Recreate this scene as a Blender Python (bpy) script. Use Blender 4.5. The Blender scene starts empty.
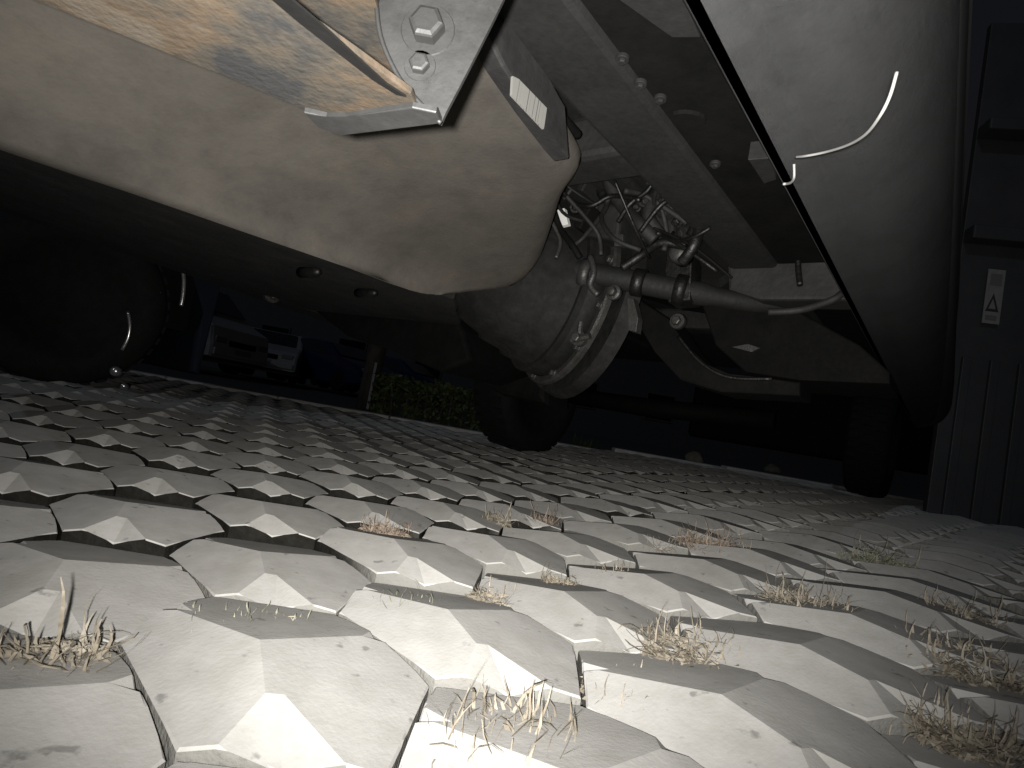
import bpy, bmesh, math, random
from mathutils import Vector, Matrix, noise
rnd = random.Random(7)
SC = bpy.context.scene
COL = SC.collection

# ------------------------------------------------------------------ camera
CZ = 0.1875                       # lens height above the paving
F = 560.0                         # focal length in pixels of the 1024 wide picture
RW = ((0.98467, -0.009645, 0.174154), (0.174421, 0.054448, -0.983165), (0.0, 0.99847, 0.055295))
CR, CD, CF = (Vector(r) for r in RW)          # camera right, down, forward in the world
cam_d = bpy.data.cameras.new('camera')
cam = bpy.data.objects.new('camera', cam_d); COL.objects.link(cam)
m = Matrix.Identity(4)
for k in range(3):
    m[k][0] = CR[k]; m[k][1] = -CD[k]; m[k][2] = -CF[k]
m[2][3] = CZ
cam.matrix_world = m
cam_d.sensor_fit = 'HORIZONTAL'; cam_d.sensor_width = 36.0; cam_d.lens = 36.0 * F / 1024
cam_d.clip_start = 0.01; cam_d.clip_end = 400
cam_d.dof.use_dof = True; cam_d.dof.focus_distance = 0.9; cam_d.dof.aperture_fstop = 40.0
SC.camera = cam

# ------------------------------------------------------------------ night sky, moon, the camera torch held just behind the lens
world = bpy.data.worlds.new('World'); SC.world = world; world.use_nodes = True
wn = world.node_tree.nodes; wl = world.node_tree.links
sky = wn.new('ShaderNodeTexSky'); sky.sky_type = 'NISHITA'; sky.sun_disc = False
sky.sun_elevation = math.radians(-3.0); sky.sun_rotation = math.radians(200)
wl.new(sky.outputs[0], wn['Background'].inputs[0]); wn['Background'].inputs[1].default_value = 0.12
added_fill_d = bpy.data.lights.new('added_fill', 'SUN'); added_fill_d.energy = 0.13; added_fill_d.angle = math.radians(0.5); added_fill_d.color = (0.75, 0.85, 1.0)  # added cool fill lamp to brighten the far cars; no such source seen
added_fill = bpy.data.objects.new('added_fill', added_fill_d); COL.objects.link(added_fill)
added_fill.rotation_euler = (math.radians(58), 0, math.radians(-28))
flash_d = bpy.data.lights.new('camera_flash', 'SPOT')  # stands in for the camera flash, tilted up so near blocks stay darker
flash_d.energy = 73.0; flash_d.color = (1.0, 0.975, 0.93); flash_d.shadow_soft_size = 0.004
flash_d.spot_size = math.radians(124); flash_d.spot_blend = 1.0
flash = bpy.data.objects.new('camera_flash', flash_d); COL.objects.link(flash)
flash.location = Vector((0, 0, CZ)) - CF * 0.02 - CR * 0.010 + CD * 0.004
aim = (CF * 1.0 + CR * 0.00 - CD * 0.30).normalized()
flash.rotation_euler = aim.to_track_quat('-Z', 'Y').to_euler()
SC.view_settings.view_transform = 'Standard'; SC.view_settings.look = 'None'
SC.view_settings.exposure = 0.0; SC.view_settings.gamma = 1.0
SC.view_settings.use_curve_mapping = False

# ------------------------------------------------------------------ frames and pixel helpers
AZ = math.radians(38.75)          # heading of the parked truck's long axis
EA = Vector((math.sin(AZ), math.cos(AZ), 0)); EL = Vector((-math.cos(AZ), math.sin(AZ), 0)); EZ = Vector((0, 0, 1))
EYE = Vector((0, 0, CZ))
def V(a, l, u):                   # truck frame: along, to its far side, height above the lens
    return EA * a + EL * l + EZ * (u + CZ)
def ray(x, y):
    return CR * ((x - 512) / F) + CD * ((y - 384) / F) + CF
def px(x, y, u=None, a=None, l=None, d=None):
    r = ray(x, y)
    if u is not None: t = u / r.z
    elif a is not None: t = a / r.dot(EA)
    elif l is not None: t = l / r.dot(EL)
    else: t = d / r.dot(Vector((0, 1, 0)))
    return EYE + r * t
def rise(x): return 0.078*(1 - math.exp(-max(0.0, x - 0.12)/0.8))      # the yard climbs gently to the right
def gp(x, y):
    p = px(x, y, u=-CZ)
    for _ in range(6):
        q = px(x, y, u=-CZ + rise(p.x)) if ray(x, y).z < -1e-3 else p
        p = (p + q)/2
    return p

# ------------------------------------------------------------------ object helpers
def link(name, bm, mat, parent=None, smooth=False, origin=None):
    me = bpy.data.meshes.new(name)
    bmesh.ops.recalc_face_normals(bm, faces=bm.faces[:])
    o = bpy.data.objects.new(name, me); COL.objects.link(o)
    off = Vector((0, 0, 0))
    p = parent
    while p is not None:
        off += p.location; p = p.parent
    if origin is None and parent is None:
        lo = [min(v.co[k] for v in bm.verts) for k in range(3)]; hi = [max(v.co[k] for v in bm.verts) for k in range(3)]
        origin = Vector(((lo[0]+hi[0])/2, (lo[1]+hi[1])/2, lo[2]))
    if origin is None: origin = off.copy()
    bmesh.ops.translate(bm, verts=bm.verts[:], vec=-origin)
    o.location = origin - off
    bm.to_mesh(me); bm.free()
    mats = mat if isinstance(mat, (list, tuple)) else [mat]
    for mm in mats: me.materials.append(mm)
    if smooth:
        for f in me.polygons: f.use_smooth = True
    if parent is not None: o.parent = parent
    return o
def thing(name, loc, label, cat, group=None):
    o = bpy.data.objects.new(name, None); COL.objects.link(o); o.location = loc; o.empty_display_size = 0.05
    tag(o, label, cat, group); return o
def tag(o, label=None, cat=None, group=None, kind=None):
    if label: o['label'] = label
    if cat: o['category'] = cat
    if group: o['group'] = group
    if kind: o['kind'] = kind
    return o
def NB(): return bmesh.new()
def box(bm, c, sx, sy, sz, ax=None, bev=0.0):
    """box centred at c with full sizes along the axes ax"""
    ax = ax or (Vector((1,0,0)), Vector((0,1,0)), EZ)
    vs = []
    for k in (-1, 1):
        for j in (-1, 1):
            for i in (-1, 1):
                vs.append(bm.verts.new(c + ax[0]*(i*sx/2) + ax[1]*(j*sy/2) + ax[2]*(k*sz/2)))
    fs = []
    for q in ((0,2,3,1),(4,5,7,6),(0,1,5,4),(2,6,7,3),(0,4,6,2),(1,3,7,5)):
        fs.append(bm.faces.new([vs[i] for i in q]))
    if bev:
        es = list({e for f in fs for e in f.edges})
        bmesh.ops.bevel(bm, geom=es, offset=bev, segments=2, profile=0.5, affect='EDGES')
    return bm
VA = (EA, EL, EZ)
def vbox(bm, a0, a1, l0, l1, u0, u1, bev=0.0):
    return box(bm, V((a0+a1)/2, (l0+l1)/2, (u0+u1)/2), a1-a0, l1-l0, u1-u0, VA, bev)
def tube(bm, pts, r, n=10, cap=True):
    pts = [Vector(p) for p in pts]; rings = []
    up = None
    for i, p in enumerate(pts):
        t = (pts[min(i+1, len(pts)-1)] - pts[max(i-1, 0)]).normalized()
        if up is None:
            up = t.cross(EZ)
            if up.length < 1e-3: up = t.cross(Vector((1,0,0)))
        up = (up - t*up.dot(t)).normalized(); w = t.cross(up)
        rr = r[i] if isinstance(r, (list, tuple)) else r
        rings.append([bm.verts.new(p + up*(rr*math.cos(2*math.pi*k/n)) + w*(rr*math.sin(2*math.pi*k/n))) for k in range(n)])
    for A, B in zip(rings, rings[1:]):
        for k in range(n): bm.faces.new((A[k], A[(k+1)%n], B[(k+1)%n], B[k]))
    if cap:
        bm.faces.new(rings[0]); bm.faces.new(rings[-1][::-1])
    return bm
def curve(pts, n=8):
    """Catmull-Rom through pts"""
    pts = [Vector(p) for p in pts]; out = []
    for i in range(len(pts)-1):
        p0 = pts[max(i-1,0)]; p1 = pts[i]; p2 = pts[i+1]; p3 = pts[min(i+2, len(pts)-1)]
        for k in range(n):
            t = k/n
            out.append(0.5*((2*p1) + (p2-p0)*t + (2*p0-5*p1+4*p2-p3)*t*t + (3*p1-p0-3*p2+p3)*t**3))
    out.append(pts[-1]); return out
def lathe(bm, base, axis, prof, n=32, cap=True):
    axis = axis.normalized(); s = axis.cross(EZ)
    if s.length < 1e-3: s = Vector((1,0,0))
    s.normalize(); w = axis.cross(s); rings = []
    for h, r in prof:
        rings.append([bm.verts.new(base + axis*h + s*(r*math.cos(2*math.pi*k/n)) + w*(r*math.sin(2*math.pi*k/n))) for k in range(n)])
    for A, B in zip(rings, rings[1:]):
        for k in range(n): bm.faces.new((A[k], A[(k+1)%n], B[(k+1)%n], B[k]))
    if cap:
        bm.faces.new(rings[0]); bm.faces.new(rings[-1][::-1])
    return bm
def slab(bm, pts, vec, bev=0.0):
    """closed outline pts (world) thickened by vec"""
    A = [bm.verts.new(p) for p in pts]; B = [bm.verts.new(p + vec) for p in pts]
    f1 = bm.faces.new(A); f2 = bm.faces.new(B[::-1]); n = len(A); sides = []
    for k in range(n): sides.append(bm.faces.new((A[k], B[k], B[(k+1)%n], A[(k+1)%n])))
    if bev:
        bmesh.ops.bevel(bm, geom=list(f1.edges), offset=bev, segments=2, profile=0.5, affect='EDGES')
    return bm
def bolt(bm, c, axis, r=0.008, h=0.006):
    lathe(bm, c, axis, [(-h, r*1.55), (0.0, r*1.55), (0.0006, r*1.5)], 20); lathe(bm, c, axis, [(-h*.5, r), (h*.85, r), (h, r*0.93), (h*1.12, r*0.72)], 6)

# ------------------------------------------------------------------ materials
def mat(name, cols, scale=8.0, rough=0.7, metal=0.0, bump=0.3, bscale=None, stretch=(1,1,1), detail=8.0, spec=0.4, rvar=0.15, bdist=0.002, stops=None, coord='Object', coat=0.0, warp=0.0):
    mt = bpy.data.materials.new(name); mt.use_nodes = True
    nt = mt.node_tree; N = nt.nodes; L = nt.links
    b = N['Principled BSDF']; b.inputs['Metallic'].default_value = metal
    b.inputs['Specular IOR Level'].default_value = spec
    if coat: b.inputs['Coat Weight'].default_value = coat; b.inputs['Coat Roughness'].default_value = 0.15
    tc = N.new('ShaderNodeTexCoord'); mp = N.new('ShaderNodeMapping'); mp.inputs['Scale'].default_value = stretch
    L.new(tc.outputs[coord], mp.inputs[0])
    n1 = N.new('ShaderNodeTexNoise'); n1.inputs['Scale'].default_value = scale; n1.inputs['Detail'].default_value = detail; n1.inputs['Roughness'].default_value = 0.62
    n1.inputs['Distortion'].default_value = warp
    L.new(mp.outputs[0], n1.inputs[0])
    cr = N.new('ShaderNodeValToRGB'); L.new(n1.outputs[0], cr.inputs[0])
    k = len(cols)
    st = stops or [0.32 + 0.36*i/max(1, k-1) for i in range(k)]
    while len(cr.color_ramp.elements) < k: cr.color_ramp.elements.new(0.5)
    for i, c in enumerate(cols):
        cr.color_ramp.elements[i].position = st[i]; cr.color_ramp.elements[i].color = (*c, 1)
    L.new(cr.outputs[0], b.inputs['Base Color'])
    n2 = N.new('ShaderNodeTexNoise'); n2.inputs['Scale'].default_value = bscale or scale*6; n2.inputs['Detail'].default_value = 6
    L.new(mp.outputs[0], n2.inputs[0])
    mr = N.new('ShaderNodeMapRange'); mr.inputs[3].default_value = max(0.02, rough-rvar); mr.inputs[4].default_value = min(1, rough+rvar)
    L.new(n2.outputs[0], mr.inputs[0]); L.new(mr.outputs[0], b.inputs['Roughness'])
    if bump:
        bp = N.new('ShaderNodeBump'); bp.inputs['Strength'].default_value = bump; bp.inputs['Distance'].default_value = bdist
        L.new(n2.outputs[0], bp.inputs['Height']); L.new(bp.outputs[0], b.inputs['Normal'])
    return mt
def glow(name, col, s):
    mt = bpy.data.materials.new(name); mt.use_nodes = True
    b = mt.node_tree.nodes['Principled BSDF']; b.inputs['Base Color'].default_value = (*col, 1)
    b.inputs['Emission Color'].default_value = (*col, 1); b.inputs['Emission Strength'].default_value = s
    return mt
M = {}
M['concrete'] = mat('paver concrete', [(0.40,0.39,0.36),(0.47,0.46,0.43),(0.52,0.51,0.49)], 14, 0.9, 0, 0.35, 300, rvar=0.08, bdist=0.0007, spec=0.2)
def concrete():
    mt = mat('paver concrete', [(0.385,0.376,0.350),(0.43,0.42,0.40),(0.47,0.46,0.44)], 30, 0.92, 0, 0.35, 300, rvar=0.05, bdist=0.0007, spec=0.15)
    nt = mt.node_tree; N = nt.nodes; L = nt.links; b = N['Principled BSDF']; src = b.inputs['Base Color'].links[0].from_socket
    geo = N.new('ShaderNodeNewGeometry'); oi = N.new('ShaderNodeObjectInfo')
    n1 = N.new('ShaderNodeTexNoise'); n1.inputs['Scale'].default_value = 7.0; n1.inputs['Detail'].default_value = 10; n1.inputs['Roughness'].default_value = 0.7; L.new(geo.outputs['Position'], n1.inputs[0])
    m1 = N.new('ShaderNodeMapRange'); m1.inputs[1].default_value = 0.40; m1.inputs[2].default_value = 0.68; m1.inputs[3].default_value = 1.0; m1.inputs[4].default_value = 0.84; L.new(n1.outputs[0], m1.inputs[0])
    n2 = N.new('ShaderNodeTexNoise'); n2.inputs['Scale'].default_value = 55.0; n2.inputs['Detail'].default_value = 4; L.new(geo.outputs['Position'], n2.inputs[0])
    m2 = N.new('ShaderNodeMapRange'); m2.inputs[1].default_value = 0.66; m2.inputs[2].default_value = 0.72; m2.inputs[3].default_value = 1.0; m2.inputs[4].default_value = 0.6; L.new(n2.outputs[0], m2.inputs[0])
    m3 = N.new('ShaderNodeMapRange'); m3.inputs[3].default_value = 0.92; m3.inputs[4].default_value = 1.08; L.new(oi.outputs['Random'], m3.inputs[0])
    a = N.new('ShaderNodeMath'); a.operation = 'MULTIPLY'; L.new(m1.outputs[0], a.inputs[0]); L.new(m2.outputs[0], a.inputs[1])
    c = N.new('ShaderNodeMath'); c.operation = 'MULTIPLY'; L.new(a.outputs[0], c.inputs[0]); L.new(m3.outputs[0], c.inputs[1])
    mx = N.new('ShaderNodeVectorMath'); mx.operation = 'SCALE'; L.new(src, mx.inputs[0]); L.new(c.outputs[0], mx.inputs['Scale']); L.new(mx.outputs[0], b.inputs['Base Color'])
    return mt
M['concrete'] = concrete()
M['paver_wall'] = mat('mottled paver side', [(0.018,0.017,0.014),(0.06,0.058,0.05),(0.26,0.25,0.23)], 1.3, 0.95, 0, 0.6, 150, coord='Generated', spec=0.1)
M['sand'] = mat('joint sand and soil', [(0.03,0.028,0.022),(0.09,0.08,0.065),(0.20,0.19,0.17)], 2.2, 1.0, 0, 1.0, 120, bdist=0.006, spec=0.05)
def soil(name, left_cols, dry, bump):  # dark left of a slanting line across the yard, grey right of it
    mt = mat(name, left_cols, 60, 0.97, 0, bump, 150, spec=0.05, bdist=0.004, coord='Object')
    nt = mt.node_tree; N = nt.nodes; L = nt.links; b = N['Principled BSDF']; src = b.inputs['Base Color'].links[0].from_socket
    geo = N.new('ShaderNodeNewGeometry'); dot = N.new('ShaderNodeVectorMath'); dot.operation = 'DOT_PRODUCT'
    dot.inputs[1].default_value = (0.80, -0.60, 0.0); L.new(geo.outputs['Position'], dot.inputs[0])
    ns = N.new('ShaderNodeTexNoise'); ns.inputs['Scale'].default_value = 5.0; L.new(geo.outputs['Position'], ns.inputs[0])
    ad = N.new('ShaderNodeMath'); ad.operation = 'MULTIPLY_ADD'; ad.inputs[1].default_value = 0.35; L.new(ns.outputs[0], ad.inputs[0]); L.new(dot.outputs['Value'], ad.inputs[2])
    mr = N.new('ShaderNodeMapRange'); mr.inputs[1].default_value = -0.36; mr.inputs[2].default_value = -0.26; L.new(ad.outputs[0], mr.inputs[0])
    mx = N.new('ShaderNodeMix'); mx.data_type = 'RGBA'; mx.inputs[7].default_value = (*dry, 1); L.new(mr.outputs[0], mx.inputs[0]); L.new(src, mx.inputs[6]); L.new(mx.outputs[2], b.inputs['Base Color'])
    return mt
M['paver_wall'] = soil('paver side dark left grey right', [(0.008,0.008,0.007),(0.02,0.019,0.016)], (0.20,0.195,0.18), 0.6)
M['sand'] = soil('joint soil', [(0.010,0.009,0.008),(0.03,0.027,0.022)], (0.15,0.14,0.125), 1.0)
M['straw'] = mat('dry straw', [(0.11,0.094,0.070),(0.25,0.218,0.170),(0.38,0.345,0.285)], 40, 0.85, 0, 0.2, spec=0.2)
M['straw_red'] = mat('dry reddish stalks', [(0.12,0.086,0.064),(0.26,0.205,0.158),(0.37,0.32,0.26)], 60, 0.85, 0, 0.2, spec=0.2)
M['moss'] = mat('grey green weeds', [(0.10,0.11,0.07),(0.22,0.22,0.16),(0.42,0.38,0.30)], 50, 0.9, 0, 0.2, spec=0.2)
M['tank'] = mat('road dirt on tank', [(0.0317,0.0286,0.0251),(0.0396,0.0358,0.0309),(0.0452,0.0407,0.0352),(0.0560,0.0475,0.0381)], 8, 0.88, 0, 0.4, 220, stops=[0.34,0.47,0.58,0.72], detail=15, spec=0.15, warp=0.2, bdist=0.001)
def grime(mt, sc, lo):
    nt = mt.node_tree; N = nt.nodes; L = nt.links; b = N['Principled BSDF']; src = b.inputs['Base Color'].links[0].from_socket
    tc = N.new('ShaderNodeTexCoord'); v = None
    for k, (s_, l_, a0, a1) in enumerate(((sc, lo, .45, .70), (sc*5, lo*1.1, .55, .68), (sc*.3, lo*1.15, .42, .66))):
        n = N.new('ShaderNodeTexNoise'); n.inputs['Scale'].default_value = s_; n.inputs['Detail'].default_value = 9; n.inputs['Roughness'].default_value = .7; L.new(tc.outputs['Object'], n.inputs[0])
        m = N.new('ShaderNodeMapRange'); m.inputs[1].default_value = a0; m.inputs[2].default_value = a1; m.inputs[3].default_value = 1.06; m.inputs[4].default_value = l_; L.new(n.outputs[0], m.inputs[0])
        if v is None: v = m.outputs[0]
        else:
            q = N.new('ShaderNodeMath'); q.operation = 'MULTIPLY'; L.new(v, q.inputs[0]); L.new(m.outputs[0], q.inputs[1]); v = q.outputs[0]
    x = N.new('ShaderNodeVectorMath'); x.operation = 'SCALE'; L.new(src, x.inputs[0]); L.new(v, x.inputs['Scale']); L.new(x.outputs[0], b.inputs['Base Color'])
M['rust'] = mat('rust and primer', [(0.014,0.014,0.014),(0.026,0.0225,0.018),(0.036,0.0265,0.018),(0.043,0.036,0.028),(0.024,0.0215,0.018)], 15, 0.9, 0, 0.5, 220, stops=[0.36,0.44,0.51,0.58,0.68], spec=0.1, warp=0.2, detail=15)
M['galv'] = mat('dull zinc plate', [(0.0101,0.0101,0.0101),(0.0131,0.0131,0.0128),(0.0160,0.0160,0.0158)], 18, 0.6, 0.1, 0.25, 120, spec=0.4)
M['paintgrey'] = mat('grey body paint', [(0.0466,0.0473,0.0484),(0.0531,0.0537,0.0548)], 6, 0.72, 0.0, 0.12, 200, spec=0.2, rvar=0.06)
M['underseal'] = mat('grey underseal', [(0.0037,0.0036,0.0034),(0.0057,0.0056,0.0053),(0.0070,0.0069,0.0066)], 9, 0.75, 0, 0.35, 130, spec=0.3)
M['dark'] = mat('black underbody', [(0.0052,0.0052,0.0052),(0.0100,0.0097,0.0095),(0.0172,0.0167,0.0158)], 14, 0.7, 0, 0.5, 100, spec=0.3)
M['soot'] = mat('oily black plastic', [(0.0021,0.0021,0.0021),(0.0046,0.0044,0.0042)], 20, 0.75, 0, 0.3, spec=0.08)
M['cast'] = mat('oily cast metal', [(0.0025,0.0024,0.0023),(0.0055,0.0053,0.0050),(0.0098,0.0094,0.0087)], 30, 0.5, 0.35, 0.6, 140, spec=0.5)
M['casing'] = mat('oily grey casing', [(0.0030,0.0029,0.0028),(0.0065,0.0063,0.0058),(0.0118,0.0114,0.0107)], 16, 0.75, 0.1, 0.3, 80, spec=0.25, warp=1.0)
M['steel'] = mat('worn steel edge', [(0.0177,0.0171,0.0159),(0.0353,0.0346,0.0328)], 40, 0.5, 0.3, 0.4, spec=0.5)
M['rubber'] = mat('tyre rubber', [(0.0048,0.0048,0.0048),(0.0088,0.0088,0.0084)], 30, 0.85, 0, 0.4, spec=0.2)
M['chrome'] = mat('bright metal', [(0.5,0.5,0.5),(0.65,0.65,0.65)], 20, 0.25, 0.9, 0.1)
M['white'] = mat('white plastic', [(0.4960,0.4880,0.4640),(0.5760,0.5680,0.5520)], 20, 0.6, 0, 0.1)
M['blue'] = mat('blue car paint', [(0.0072,0.0180,0.0576),(0.0108,0.0252,0.0720)], 3, 0.3, 0.3, 0.0, coat=0.5)
M['navy'] = mat('dark blue car paint', [(0.0072,0.0132,0.0360),(0.0108,0.0180,0.0450)], 3, 0.35, 0.3, 0.0, coat=0.5)
M['silver'] = mat('pale car paint', [(0.1260,0.1290,0.1320),(0.1410,0.1440,0.1470)], 3, 0.4, 0.2, 0.0, coat=0.3)
M['palevan'] = mat('pale van paint', [(0.2160,0.2220,0.2280),(0.2520,0.2580,0.2640)], 3, 0.4, 0.1, 0.0)
M['blackcar'] = mat('black car paint', [(0.006,0.008,0.013),(0.009,0.012,0.018)], 3, 0.8, 0.0, 0.0, spec=0.1)
M['glass'] = mat('dark car glass', [(0.012,0.014,0.016),(0.018,0.02,0.022)], 2, 0.08, 0, 0.0, spec=0.8)
M['leaf'] = mat('hedge leaf', [(0.0156,0.0246,0.0054),(0.0357,0.0490,0.0089),(0.0581,0.0670,0.0134)], 9, 0.6, 0, 0.1)
M['bark'] = mat('bark', [(0.03,0.025,0.02),(0.07,0.06,0.05)], 20, 0.95, 0, 0.8, 40, stretch=(1,1,0.3), bdist=0.01)
M['kerb'] = mat('kerb concrete', [(0.26,0.25,0.24),(0.36,0.35,0.33)], 12, 0.95, 0, 0.5, 90)
M['stone'] = mat('dull stone', [(0.06,0.055,0.04),(0.11,0.10,0.075)], 20, 0.9, 0, 0.5)
M['sticker'] = mat('pale sticker film', [(0.17,0.17,0.165),(0.22,0.22,0.215)], 40, 0.6, 0, 0.0)
M['asphalt'] = mat('asphalt', [(0.035,0.035,0.036),(0.06,0.06,0.06)], 6, 0.95, 0, 0.7, 120, bdist=0.005)
M['gate'] = mat('dark painted sheet metal', [(0.0333,0.0350,0.0383),(0.0458,0.0474,0.0499)], 5, 0.6, 0.1, 0.2, 60)
M['cord'] = mat('pale cord', [(0.15,0.15,0.145),(0.18,0.18,0.175)], 60, 0.7, 0, 0.0)
M['ink'] = mat('black print', [(0.02,0.02,0.02),(0.03,0.03,0.03)], 20, 0.7, 0, 0.0)
M['lens'] = mat('lamp lens', [(0.10,0.10,0.10),(0.14,0.14,0.14)], 20, 0.3, 0, 0.0, spec=0.4)
def print_mat():
    mt = mat('label with fine print', [(0.42,0.41,0.38),(0.50,0.49,0.46)], 30, 0.6, 0, 0.0)
    nt = mt.node_tree; N = nt.nodes; L = nt.links; b = N['Principled BSDF']
    tc = N.new('ShaderNodeTexCoord'); mp = N.new('ShaderNodeMapping'); mp.inputs['Scale'].default_value = (1, 1, 1)
    br = N.new('ShaderNodeTexBrick'); br.inputs['Scale'].default_value = 3.4; br.inputs['Color1'].default_value = (0.13,0.128,0.12,1); br.inputs['Color2'].default_value = (0.03,0.03,0.029,1)
    br.inputs['Mortar'].default_value = (0.13,0.128,0.12,1); br.inputs['Mortar Size'].default_value = 0.09; br.inputs['Brick Width'].default_value = 0.22; br.inputs['Row Height'].default_value = 0.45
    L.new(tc.outputs['Generated'], mp.inputs[0]); L.new(mp.outputs[0], br.inputs[0]); L.new(br.outputs[0], b.inputs['Base Color'])
    return mt
M['print'] = print_mat()
grime(M['tank'], 30, .88); grime(M['paintgrey'], 14, .82); grime(M['galv'], 40, .7); grime(M['underseal'], 22, .6); grime(M['casing'], 30, .5); grime(M['cast'], 40, .55)

# ------------------------------------------------------------------ the ground
bm = NB()
for x0, x1, y0, y1, z in ((-60, 60, -20, 160, -0.075),):
    bm.faces.new([bm.verts.new(p) for p in ((x0,y0,z),(x1,y0,z),(x1,y1,z),(x0,y1,z))])
road = link('road', bm, M['asphalt'], origin=Vector((0,0,0))); tag(road, 'dark asphalt road beyond the paving', kind='structure')

# paving: six-sided blocks, their tops three shallow facets with a scooped front
S = 0.09; YS = 1.5; HD = 0.7791
PO = Vector((-0.4045, 0.6676, 0))
PXA = Vector((math.cos(HD), math.sin(HD), 0)); PYA = Vector((-math.sin(HD), math.cos(HD), 0))
def pav(x, y): return PO + PXA*x + PYA*y
Q3 = math.sqrt(3)
HEX = [(0, 1), (Q3/2, .5), (Q3/2, -.5), (0, -1), (-Q3/2, -.5), (-Q3/2, .5)]
def nrm(deg): return (math.cos(math.radians(deg)), math.sin(math.radians(deg)))
LOW = [nrm(180), nrm(60), nrm(-60)]       # edges the facets run down to
HIGH = [nrm(240), nrm(120), nrm(0)]       # edges with a scooped notch
AP = Q3/2
PD = 0.0170
FACE = []                                 # the three roof planes of a block, as (a, b, c) of z = ax + by + c
for n, w_ in zip(LOW, (1.30, 0.95, 0.95)):
    lean = 0.0016/AP
    FACE.append((-PD*w_*n[0]/AP - lean*LOW[1][0], -PD*w_*n[1]/AP - lean*LOW[1][1], PD*w_))
NOTCH = []                                # the pairs of planes of the three sloping notches
for i, n in enumerate(HIGH):
    base = (-0.40*S*1.25*n[0], -0.40*S*1.25*n[1], (-0.0035 if i == 0 else 0.0015) + 0.40*S*1.25*AP)
    sd = (-n[1]*S*1.2, n[0]*S*1.2); q = .26 if i == 0 else .45
    NOTCH.append([(base[0] + g*q*sd[0], base[1] + g*q*sd[1], base[2]) for g in (1, -1)])
def lin(f, x, y): return f[0]*x + f[1]*y + f[2]
def top_z(x, y):
    h = min(lin(f, x, y) for f in FACE)
    for a, b in NOTCH: h = min(h, max(lin(a, x, y), lin(b, x, y)))
    return h
def paver_mesh(seed, fine=True):
    r = random.Random(seed); bm = NB()
    f = bm.faces.new([bm.verts.new((x, y, 0)) for x, y in HEX])
    cuts = []
    if fine:
        for a in range(3):
            cuts.append((FACE[a], FACE[(a+1) % 3])); cuts.append((NOTCH[a][0], NOTCH[a][1]))
            for b in range(3):
                cuts.append((FACE[b], NOTCH[a][0])); cuts.append((FACE[b], NOTCH[a][1]))
    else:
        for a in range(3): cuts.append((FACE[a], FACE[(a+1) % 3]))
    for p, q in cuts:                     # cut along every line where two planes meet, so each facet is truly flat
        A, B, C = p[0]-q[0], p[1]-q[1], p[2]-q[2]; k = A*A + B*B
        if k < 1e-12: continue
        bmesh.ops.bisect_plane(bm, geom=bm.verts[:]+bm.edges[:]+bm.faces[:], plane_co=(-A*C/k, -B*C/k, 0), plane_no=(A, B, 0), dist=1e-5)
    gap = 0.978
    for v in bm.verts:
        x, y = v.co.x, v.co.y
        e = min(AP - (x*n[0]+y*n[1]) for n in LOW+HIGH)
        g = gap*(1 + (.006*noise.noise(Vector((x*5, y*5, seed*3.1))) if e < .01 else 0))
        v.co = Vector((x*g*S, y*g*S*YS, top_z(x, y)))
    rim = [e for e in bm.edges if e.is_boundary]
    ret = bmesh.ops.extrude_edge_only(bm, edges=rim)
    for g in ret['geom']:
        if isinstance(g, bmesh.types.BMVert): g.co.z = -0.05; g.co.x *= 1.004; g.co.y *= 1.004
        elif isinstance(g, bmesh.types.BMFace): g.material_index = 1
    if fine: bmesh.ops.bevel(bm, geom=[e for e in rim if e.is_valid], offset=0.0013, segments=1, affect='EDGES', material=0)
    bmesh.ops.recalc_face_normals(bm, faces=bm.faces[:])
    bmesh.ops.triangulate(bm, faces=[f for f in bm.faces if len(f.verts) > 4])
    me = bpy.data.meshes.new('paver'); bm.to_mesh(me); bm.free()
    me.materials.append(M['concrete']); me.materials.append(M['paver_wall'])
    return me
def ground_z(p):
    return rise(p.x) + 0.006*noise.noise(Vector((p.x*1.7, p.y*1.7, 3.3))) - 0.004*noise.noise(Vector((p.x*4.1, p.y*4.1, 9.3)))
FAR_Y = 4.25
bm = NB()
nx, ny = 90, 60
grid = [[None]*(ny+1) for _ in range(nx+1)]
for i in range(nx+1):
    for j in range(ny+1):
        x = -5.5 + 11.0*i/nx; y = -0.6 + (FAR_Y+0.6)*j/ny
        p = Vector((x, y, 0))
        grid[i][j] = bm.verts.new((x, y, -0.021 + 0.011*min(1, max(0, (0.8*x - 0.6*y + 0.35*noise.noise(p*2.5) + 0.16)/0.12)) + ground_z(p) + 0.003*noise.noise(p*9)))
for i in range(nx):
    for j in range(ny): bm.faces.new((grid[i][j], grid[i+1][j], grid[i+1][j+1], grid[i][j+1]))
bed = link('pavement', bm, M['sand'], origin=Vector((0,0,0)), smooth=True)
tag(bed, 'paved yard of six-sided concrete blocks', kind='structure')
meshes = [paver_mesh(s) for s in range(5)]
coarse = paver_mesh(99, False)
spots = []
for j in range(-40, 60):
    for i in range(-90, 90):
        p = pav(Q3*S*(i + j/2), 1.5*S*YS*j)
        if p.y > FAR_Y - 0.12 or p.y < -0.25 or abs(p.x) > 5.2: continue
        dist = (p - EYE).length
        c = p - EYE
        z = c.dot(CF)
        if z < 0.02: vis = dist < 0.55
        else:
            sx = 512 + F*c.dot(CR)/z; sy = 384 + F*c.dot(CD)/z
            mg = 90/max(z, .2)
            vis = -mg < sx < 1024+mg and sy < 768+mg+60
        spots.append((0 if vis else 1, dist, p))
spots.sort(key=lambda t: (t[0], t[1]))
near = spots[:300]; rest = spots[300:]
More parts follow.
